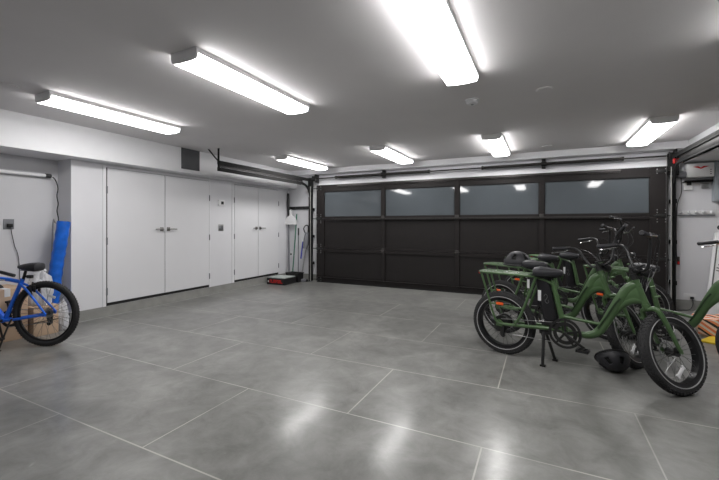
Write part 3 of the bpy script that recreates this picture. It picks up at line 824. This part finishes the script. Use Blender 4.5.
# ------------------------------------------------------------------ alcove things
t = thing('wall_tube', 'white horizontal tube with a black end cap on the alcove wall', 'tube', (-5.61, 2.52, 1.87))
MB().tube([(0, -2.0, 0), (0, -.05, 0)], .022, 14).build('tube', M['trim'], t)
MB().tube([(0, -.06, 0), (0, .0, 0)], .027, 14).box(-.045, .0, -.05, -.02, -.02, .02).build('end_cap', M['plastic'], t)
MB().box(-.05, .0, -1.02, -.98, -.02, .02).build('bracket', M['trim'], t)
cordp = [(-5.60, 2.535, 1.86), (-5.585, 2.56, 1.82), (-5.56, 2.575, 1.72), (-5.575, 2.57, 1.62), (-5.555, 2.575, 1.52), (-5.572, 2.57, 1.43), (-5.55, 2.575, 1.33), (-5.56, 2.575, 1.22)]
tag(MB().tube(cordp, .007, 6, smooth=5).build('power_cord', M['plastic']), 'black wavy cord hanging from the white tube down behind the blue roll', 'cord')
t = thing('wall_outlet', 'grey wall outlet plate in the alcove above the blue bicycle', 'outlet', (XA, 2.12, 1.26))
MB().box(0, .008, -.05, .05, -.06, .06, bev=.002).build('plate', M['greyp'], t)
MB().box(.008, .035, -.018, .03, -.035, .005, bev=.004).build('plug', M['gap'], t)
tag(MB().tube([(XA+.03, 2.13, 1.23), (XA+.03, 2.14, 1.15), (XA+.02, 2.17, 1.0), (XA+.015, 2.21, .85), (XA+.02, 2.22, .5), (XA+.03, 2.2, .165)], .004, 6, smooth=4).build('charger_cord', M['plastic']), 'thin black cord running down from the alcove outlet', 'cord')

t = thing('blue_roll', 'tall roll wrapped in bright blue film leaning in the alcove corner', 'roll', (-5.42, 2.42, 0))
rr = MB(); pts = []
for k in range(40):
    u = k/39; pts.append((.06*u+.006*math.sin(u*9), .125*u-.01*math.sin(u*PI), .004+1.29*u))
rr.tube(pts, [.068+.0035*math.sin(k*1.7)+.002*random.random() for k in range(40)], 28)
rr.build('wrapped_roll', M['film'], t)
MB().lathe([(.02, 0), (.055, .0), (.055, .006), (.02, .006)], 24, T(.06, .125, 1.292), closed=True).build('core_end', M['plastic'], t)
tag(MB().tube([(-5.55, 2.44, .0), (-5.565, 2.50, .7), (-5.58, 2.53, 1.27), (-5.55, 2.53, 1.30), (-5.52, 2.53, 1.27)], .008, 8, smooth=2).build('metal_rod', M['steel']), 'thin steel rod standing beside the blue roll', 'rod')

t = thing('cardboard_box', 'taller brown cardboard box on the floor behind the blue bicycle, at the left picture edge', 'box', (-5.37, 1.92, 0))
MB().box(-.25, .22, -.18, .18, .0, .56, bev=.004).build('carton', M['cardboard'], t)
MB().box(-.255, .225, -.025, .025, .561, .563).box(.2205, .222, -.025, .025, .48, .562).build('tape', M['cap'], t, False)
t = thing('cardboard_box', 'lower brown box under a white bag, behind the rear wheel of the blue bicycle', 'box', (-5.24, 2.235, 0))
MB().box(-.16, .17, -.12, .12, .0, .33, bev=.004).build('carton', M['cardboard'], t)
MB().box(.1705, .172, -.12, .12, .155, .165).build('seam', M['gap'], t, False)
# plastic bag: crumpled blob lying on the carton
def blob(mb, loc, rad, seed, amp=.22):
    t = bmesh.new(); bmesh.ops.create_icosphere(t, subdivisions=5, radius=1)
    from mathutils import noise
    for v in t.verts:
        p = v.co.copy(); n = noise.noise(p*1.9+Vector((seed, 0, 0)))*amp + abs(noise.noise(p*5+Vector((0, seed, 0))))*amp*.6
        q = p*(1+n); q.z = max(q.z, -.62)
        v.co = Vector((q.x*rad[0], q.y*rad[1], (q.z+.62)*rad[2]))+Vector(loc)
    mb.merge(t); return mb
b_ = MB(); blob(b_, (-5.22, 2.245, .333), (.125, .105, .22), 3.1, .3)
b_.tube([(-5.22, 2.24, .66), (-5.21, 2.25, .70), (-5.18, 2.27, .73)], [.02, .008, .022], 8, smooth=3)
tag(b_.build('plastic_bag', M['bag']), 'crumpled white plastic bag sitting on top of the lower cardboard box', 'plastic bag')
t = MB(); blob(t, (-5.16, 2.44, .0), (.06, .05, .20), 8.3, .35)
tag(t.build('plastic_bag', M['bag']), 'white plastic bag slumped on the floor beside the cardboard box and blue roll', 'plastic bag')

# ------------------------------------------------------------------ corner tools
t = thing('tool_rail', 'black horizontal tool rail on the wall left of the garage door', 'tool rail', (-5.02, 7.10, 1.64))
MB().box(-.33, .34, -.035, .0, -.035, .035, bev=.004).build('rail', M['blackm'], t)
for x in (-.24, -.08, .1, .24): MB().tube([(x, -.03, .0), (x, -.075, -.01), (x, -.08, .015)], .006, 6).build('hook', M['blackm'], t)
t = thing('dustpan', 'white long-necked dustpan hanging from the black tool rail', 'dustpan', (-5.20, 6.99, 1.26))
MB().prism([(-.175, 0), (.175, 0), (.172, .05), (.15, .11), (.105, .165), (.045, .20), (.026, .215), (.028, .33), (.0, .35), (-.028, .33), (-.026, .215), (-.045, .20), (-.105, .165), (-.15, .11), (-.172, .05)], -.02, .02, .008).build('pan', M['white'], t)
MB().box(-.14, .14, -.024, -.02, .0, .025).build('lip', M['cap'], t)
def stick(name, label, p0, p1, r, m, head=None, hm=None, hname=None, grip=None):
    v = Vector(p1)-Vector(p0)
    t = thing(name, label, name.replace('_', ' '), p0)
    MB().tube([(0, 0, .0 if not head else .06), tuple(v*.5), tuple(v)], r, 10).build('pole', M[m], t)
    if head: MB().prism(head[0], -head[1], head[1], .004).build(hname, M[hm], t)
    if grip: MB().tube([tuple(v*(1-grip)), tuple(v)], r*1.5, 10).build('grip', M['plastic'], t)
    return t
BR = ([(-.13, 0), (.13, 0), (.10, .09), (.03, .14), (-.03, .14), (-.10, .09)], .03)
SQ = ([(-.16, 0), (.16, 0), (.15, .05), (-.15, .05)], .02)
stick('broom', 'broom with a green handle standing behind the black bin', (-5.12, 6.94, .0), (-5.06, 7.03, 1.50), .012, 'darkgreen', BR, 'plastic', 'bristles')
stick('mop', 'grey-handled mop leaning between the green broom and the corner poles', (-4.95, 6.93, 0), (-5.02, 7.04, 1.18), .011, 'greyp', BR, 'white', 'mop_head', .14)
stick('push_broom', 'black pole leaning in the corner beside the farther double door', (-5.24, 6.98, .0), (-5.30, 7.03, 1.98), .019, 'greyp', SQ, 'plastic', 'brush', .3)
stick('squeegee', 'thin steel pole leaning against the wall next to the door track', (-4.82, 6.88, 0), (-4.70, 7.06, 1.62), .010, 'steel', SQ, 'plastic', 'blade')
t = thing('stick_vacuum', 'grey stick vacuum cleaner with a blue tube leaning beside the door track', 'vacuum cleaner', (-4.80, 6.84, 0))
MB().tube([(0, 0, .06), (.055, .10, .78)], .015, 10).build('tube', M['steel'], t)
MB().tube([(-.045, .045, .50), (-.015, .08, .88)], .016, 10).build('hose', M['bluep'], t)
MB().box(-.11, .11, -.06, .06, 0, .06, bev=.015).build('floor_head', M['greyp'], t)
MB().tube([(.04, .08, .72), (.07, .11, .92), (.085, .125, 1.08)], [.05, .075, .055], 14).build('body', M['greyp'], t)
MB().tube([(.02, .11, 1.08), (-.02, .12, 1.17), (.03, .13, 1.24), (.09, .13, 1.22), (.095, .125, 1.08)], .013, 8, smooth=4).build('handle', M['plastic'], t)
t = thing('storage_bin', 'black open bin holding broom heads in the corner', 'bin', (-4.93, 6.77, 0))
b_ = MB()
for a in ((-.16, .16, -.1, -.09), (-.16, .16, .09, .1), (-.16, -.15, -.1, .1), (.15, .16, -.1, .1)): b_.box(*a, 0, .2)
b_.box(-.16, .16, -.1, .1, 0, .01); b_.build('body', M['plastic'], t, False)
MB().box(-.17, .17, -.11, -.1, .18, .205).box(-.17, .17, .1, .11, .18, .205).box(-.17, -.16, -.11, .11, .18, .205).box(.16, .17, -.11, .11, .18, .205).build('rim', M['plastic'], t, False)
t = thing('tool_case', 'low black case with red lettering on the floor by the farther double door', 'case', (-5.02, 6.42, 0), math.radians(1))
MB().box(-.23, .23, -.20, .22, 0, .135, bev=.008).build('body', M['plastic'], t)
MB().box(-.215, .215, -.185, .205, .135, .15, bev=.004).build('lid', M['boxtop'], t)
l = MB(); x = -.15
for w, k in ((.04, 0), (.035, 1), (.045, 2), (.035, 3), (.04, 0), (.035, 2), (.045, 1)):
    # red block letters, unreadable at this size
    l.box(x, x+.012, -.2025, -.2, .035, .105); l.box(x, x+w, -.2025, -.2, .09 if k != 1 else .035, .105 if k != 1 else .05)
    if k in (0, 2): l.box(x+w-.012, x+w, -.2025, -.2, .035, .105)
    if k in (2, 3): l.box(x, x+w, -.2025, -.2, .062, .076)
    x += w+.008
l.build('lettering', M['red'], t, False)
MB().box(-.2, -.175, -.203, -.2, .05, .08).build('sticker', M['white'], t, False)
t = thing('wall_outlet', 'small dark outlet on the wall between the brooms and the double door', 'outlet', (-5.26, YF, .58))
MB().box(-.035, .035, -.008, 0, -.055, .055, bev=.002).build('plate', M['trim'], t)
MB().box(-.015, .015, -.03, -.008, -.03, .01, bev=.003).build('plug', M['plastic'], t)

# ------------------------------------------------------------------ right front wall things
t = thing('hook_rack', 'white wall rack of hooks beneath the dark shelf bracket', 'hook rack', (1.80, YF, 1.43))
MB().box(0, .42, -.015, 0, -.03, .03, bev=.003).build('backboard', M['white'], t)
MB().box(.0, .42, -.03, -.0, -.045, -.032).build('lower_bar', M['greyp'], t)
for k in range(5): MB().tube([(.04+k*.085, -.012, .012), (.04+k*.085, -.05, .0), (.04+k*.085, -.055, .028)], .013, 8, smooth=3).build('hook', M['white'], t)
t = thing('wall_outlet', 'white double outlet low on the wall right of the garage door', 'outlet', (1.945, YF, .19))
MB().box(-.07, .07, -.008, 0, -.045, .045, bev=.002).build('plate', M['white'], t)
MB().box(.0, .04, -.035, -.008, -.03, .005, bev=.003).build('plug', M['plastic'], t)
tag(MB().tube([(1.965, YF-.03, .17), (1.965, YF-.06, .1), (1.93, YF-.08, .02), (1.85, YF-.12, .006), (1.7, YF-.2, .006)], .005, 6, smooth=4).build('power_cord', M['plastic']), 'black cord dropping from the white outlet to the floor', 'cord')
t = thing('door_opener', 'white box-shaped garage door opener with a red mark above the hook rack', 'door opener', (2.03, YF, 2.04))
MB().box(-.15, .15, -.14, 0, -.10, .10, bev=.01).build('housing', M['cap'], t)
w = MB()
w.prism([(-.09, .05), (-.03, .055), (0, .035), (.03, .055), (.09, .05), (.035, .03), (.0, .015), (-.035, .03)], -.143, -.140)
w.build('red_emblem', M['red'], t, False)
for z in (.0, -.03, -.06): MB().tube([(.11, -.139, z), (.11, -.144, z)], .007, 8).build('button', M['plastic'], t)
MB().lathe([(0, 0), (.05, 0), (.05, .1), (.04, .12), (0, .12)], 18, T(-.15, -.07, -.05) @ RY(-90)).build('motor', M['greyp'], t)
tag(MB().box(1.71, 1.81, 6.94, 6.975, 2.155, 2.225, bev=.008).build('release_lever', M['red']), 'red release block at the top right corner of the garage door', 'release')
t = thing('wall_bracket', 'dark shelf bracket bar with small fittings under the door opener', 'bracket', (2.02, YF, 1.875))
MB().box(-.16, .16, -.09, 0, .0, .015).box(-.16, .16, -.09, -.08, .0, .03).build('bar', M['blackm'], t, False)
MB().box(-.15, -.05, -.03, 0, -.11, .0, bev=.004).build('keypad', M['cap'], t)
MB().box(-.12, -.07, -.06, -.03, -.04, .0, bev=.006).build('latch', M['plastic'], t)
MB().box(.05, .13, -.03, 0, -.09, -.02, bev=.004).build('junction_box', M['steel'], t)
t = thing('control_panel', 'grey metal cabinet on the wall at the right picture edge', 'cabinet', (2.425, YF, 1.87))
MB().box(-.235, .235, -.11, 0, -.28, .28, bev=.006).build('cabinet', M['panelgrey'], t)
MB().box(-.215, .215, -.118, -.11, -.26, .26, bev=.004).build('door', M['panelgrey'], t)
MB().box(-.16, -.08, -.121, -.118, -.21, -.15).build('label_plate', M['gap'], t, False)
MB().tube([(.17, -.118, 0), (.17, -.14, 0)], .015, 12).build('knob', M['plastic'], t)
tag(MB().tube([(1.83, 7.06, 2.0), (1.84, 7.06, 1.75), (1.80, 7.06, 1.6), (1.78, 7.05, 1.45), (1.775, 7.05, 1.0), (1.78, 7.05, .75)], .005, 6, smooth=6).build('sensor_cable', M['plastic']), 'thin dark cable looping down beside the right door track', 'cable')
t = thing('door_sensor', 'small red tagged sensor on the wall beside the right door track', 'sensor', (1.80, YF, .72))
MB().box(-.012, .018, -.05, 0, -.06, .06, bev=.004).build('housing', M['plastic'], t)
MB().box(-.01, .016, -.053, -.05, -.05, -.01).build('tag', M['red'], t, False)

# leaning boards
def slab(name, label, cat, mx, w, d, h, m, extra=None):
    t = tag(empty(name), label, cat); t.matrix_world = mx
    MB().box(-w/2, w/2, -d/2, d/2, 0, h, bev=.003).build('board', m, t)
    return t
t = slab('leaning_board', 'tall white carton with dark print leaning against the wall behind the rightmost bicycle', 'carton',
         T(2.07, 6.66, .015) @ RX(-16) @ RY(10), .17, .05, 1.18, M['white'])
MB().box(-.06, -.045, -.0275, -.025, .1, 1.05).build('printed_line', M['tag'], t, False)
for z in (.3, .62, 1.02): MB().box(-.03, .005, -.0275, -.025, z, z+.012).box(.0, .012, -.0275, -.025, z, z+.05).box(-.03, .012, -.0275, -.025, z+.04, z+.052).build('printed_mark', M['gap'], t, False)
slab('picture_board', 'tan and orange patterned board leaning beside the white carton', 'board',
     T(2.27, 6.62, .015) @ RX(-15) @ RY(8), .20, .03, .98, M['board'])

t = thing('cardboard_box', 'low cardboard box under the striped towel beside the rightmost bicycle', 'box', (1.93, 5.62, 0), math.radians(-8))
MB().box(-.30, .35, -.22, .22, 0, .16, bev=.004).build('carton', M['cardboard'], t)
# towel, a draped grid with soft folds
from mathutils import noise as _n
tw = bmesh.new(); NX, NY = 36, 30; vs = {}
for i in range(NX+1):
    for j in range(NY+1):
        u = i/NX-.5; v = j/NY-.5
        x = u*.72; y = v*.60
        z = .175+.055*max(0, _n.noise(Vector((x*7, y*7, 2))))+.02*math.sin(x*22+y*9)
        ov = max(0, abs(y)-.225); z -= ov*1.9; y2 = y-math.copysign(ov*.7, y)
        ox = max(0, abs(x)-.335); z -= ox*1.5
        vs[i, j] = tw.verts.new((x, y2, max(z, .01)))
for i in range(NX):
    for j in range(NY): tw.faces.new((vs[i, j], vs[i+1, j], vs[i+1, j+1], vs[i, j+1]))
m_ = MB(); m_.merge(tw, T(1.95, 5.62, .0) @ RZ(-8))
o = m_.build('striped_towel', M['towel']); tag(o, 'orange, white and black striped towel draped over the low cardboard box', 'towel')
md = o.modifiers.new('s', 'SOLIDIFY'); md.thickness = .008
tag(MB().box(-.42, .36, -.16, .16, 0, .022, bev=.006, mx=T(1.95, 5.10, 0) @ RZ(-32)).build('yellow_mat', M['yellow']), 'yellow flat mat on the floor in front of the striped towel', 'mat')

# ------------------------------------------------------------------ world, camera, view
w = bpy.data.worlds.new('world'); bpy.context.scene.world = w; w.use_nodes = True
w.node_tree.nodes['Background'].inputs['Color'].default_value = (.5, .5, .52, 1)
w.node_tree.nodes['Background'].inputs['Strength'].default_value = .1
cd = bpy.data.cameras.new('camera'); cam = bpy.data.objects.new('camera', cd); col.objects.link(cam)
cam.location = (0, 0, 1.25); cam.rotation_euler = (math.radians(90), 0, math.radians(26.2))
cd.sensor_width = 36; cd.lens = 373/719*36; cd.shift_y = -15/719
cd.clip_start = .05
bpy.context.scene.camera = cam
vs_ = bpy.context.scene.view_settings
vs_.view_transform = 'Standard'; vs_.look = 'None'; vs_.gamma = 1; vs_.use_curve_mapping = False; vs_.exposure = 0
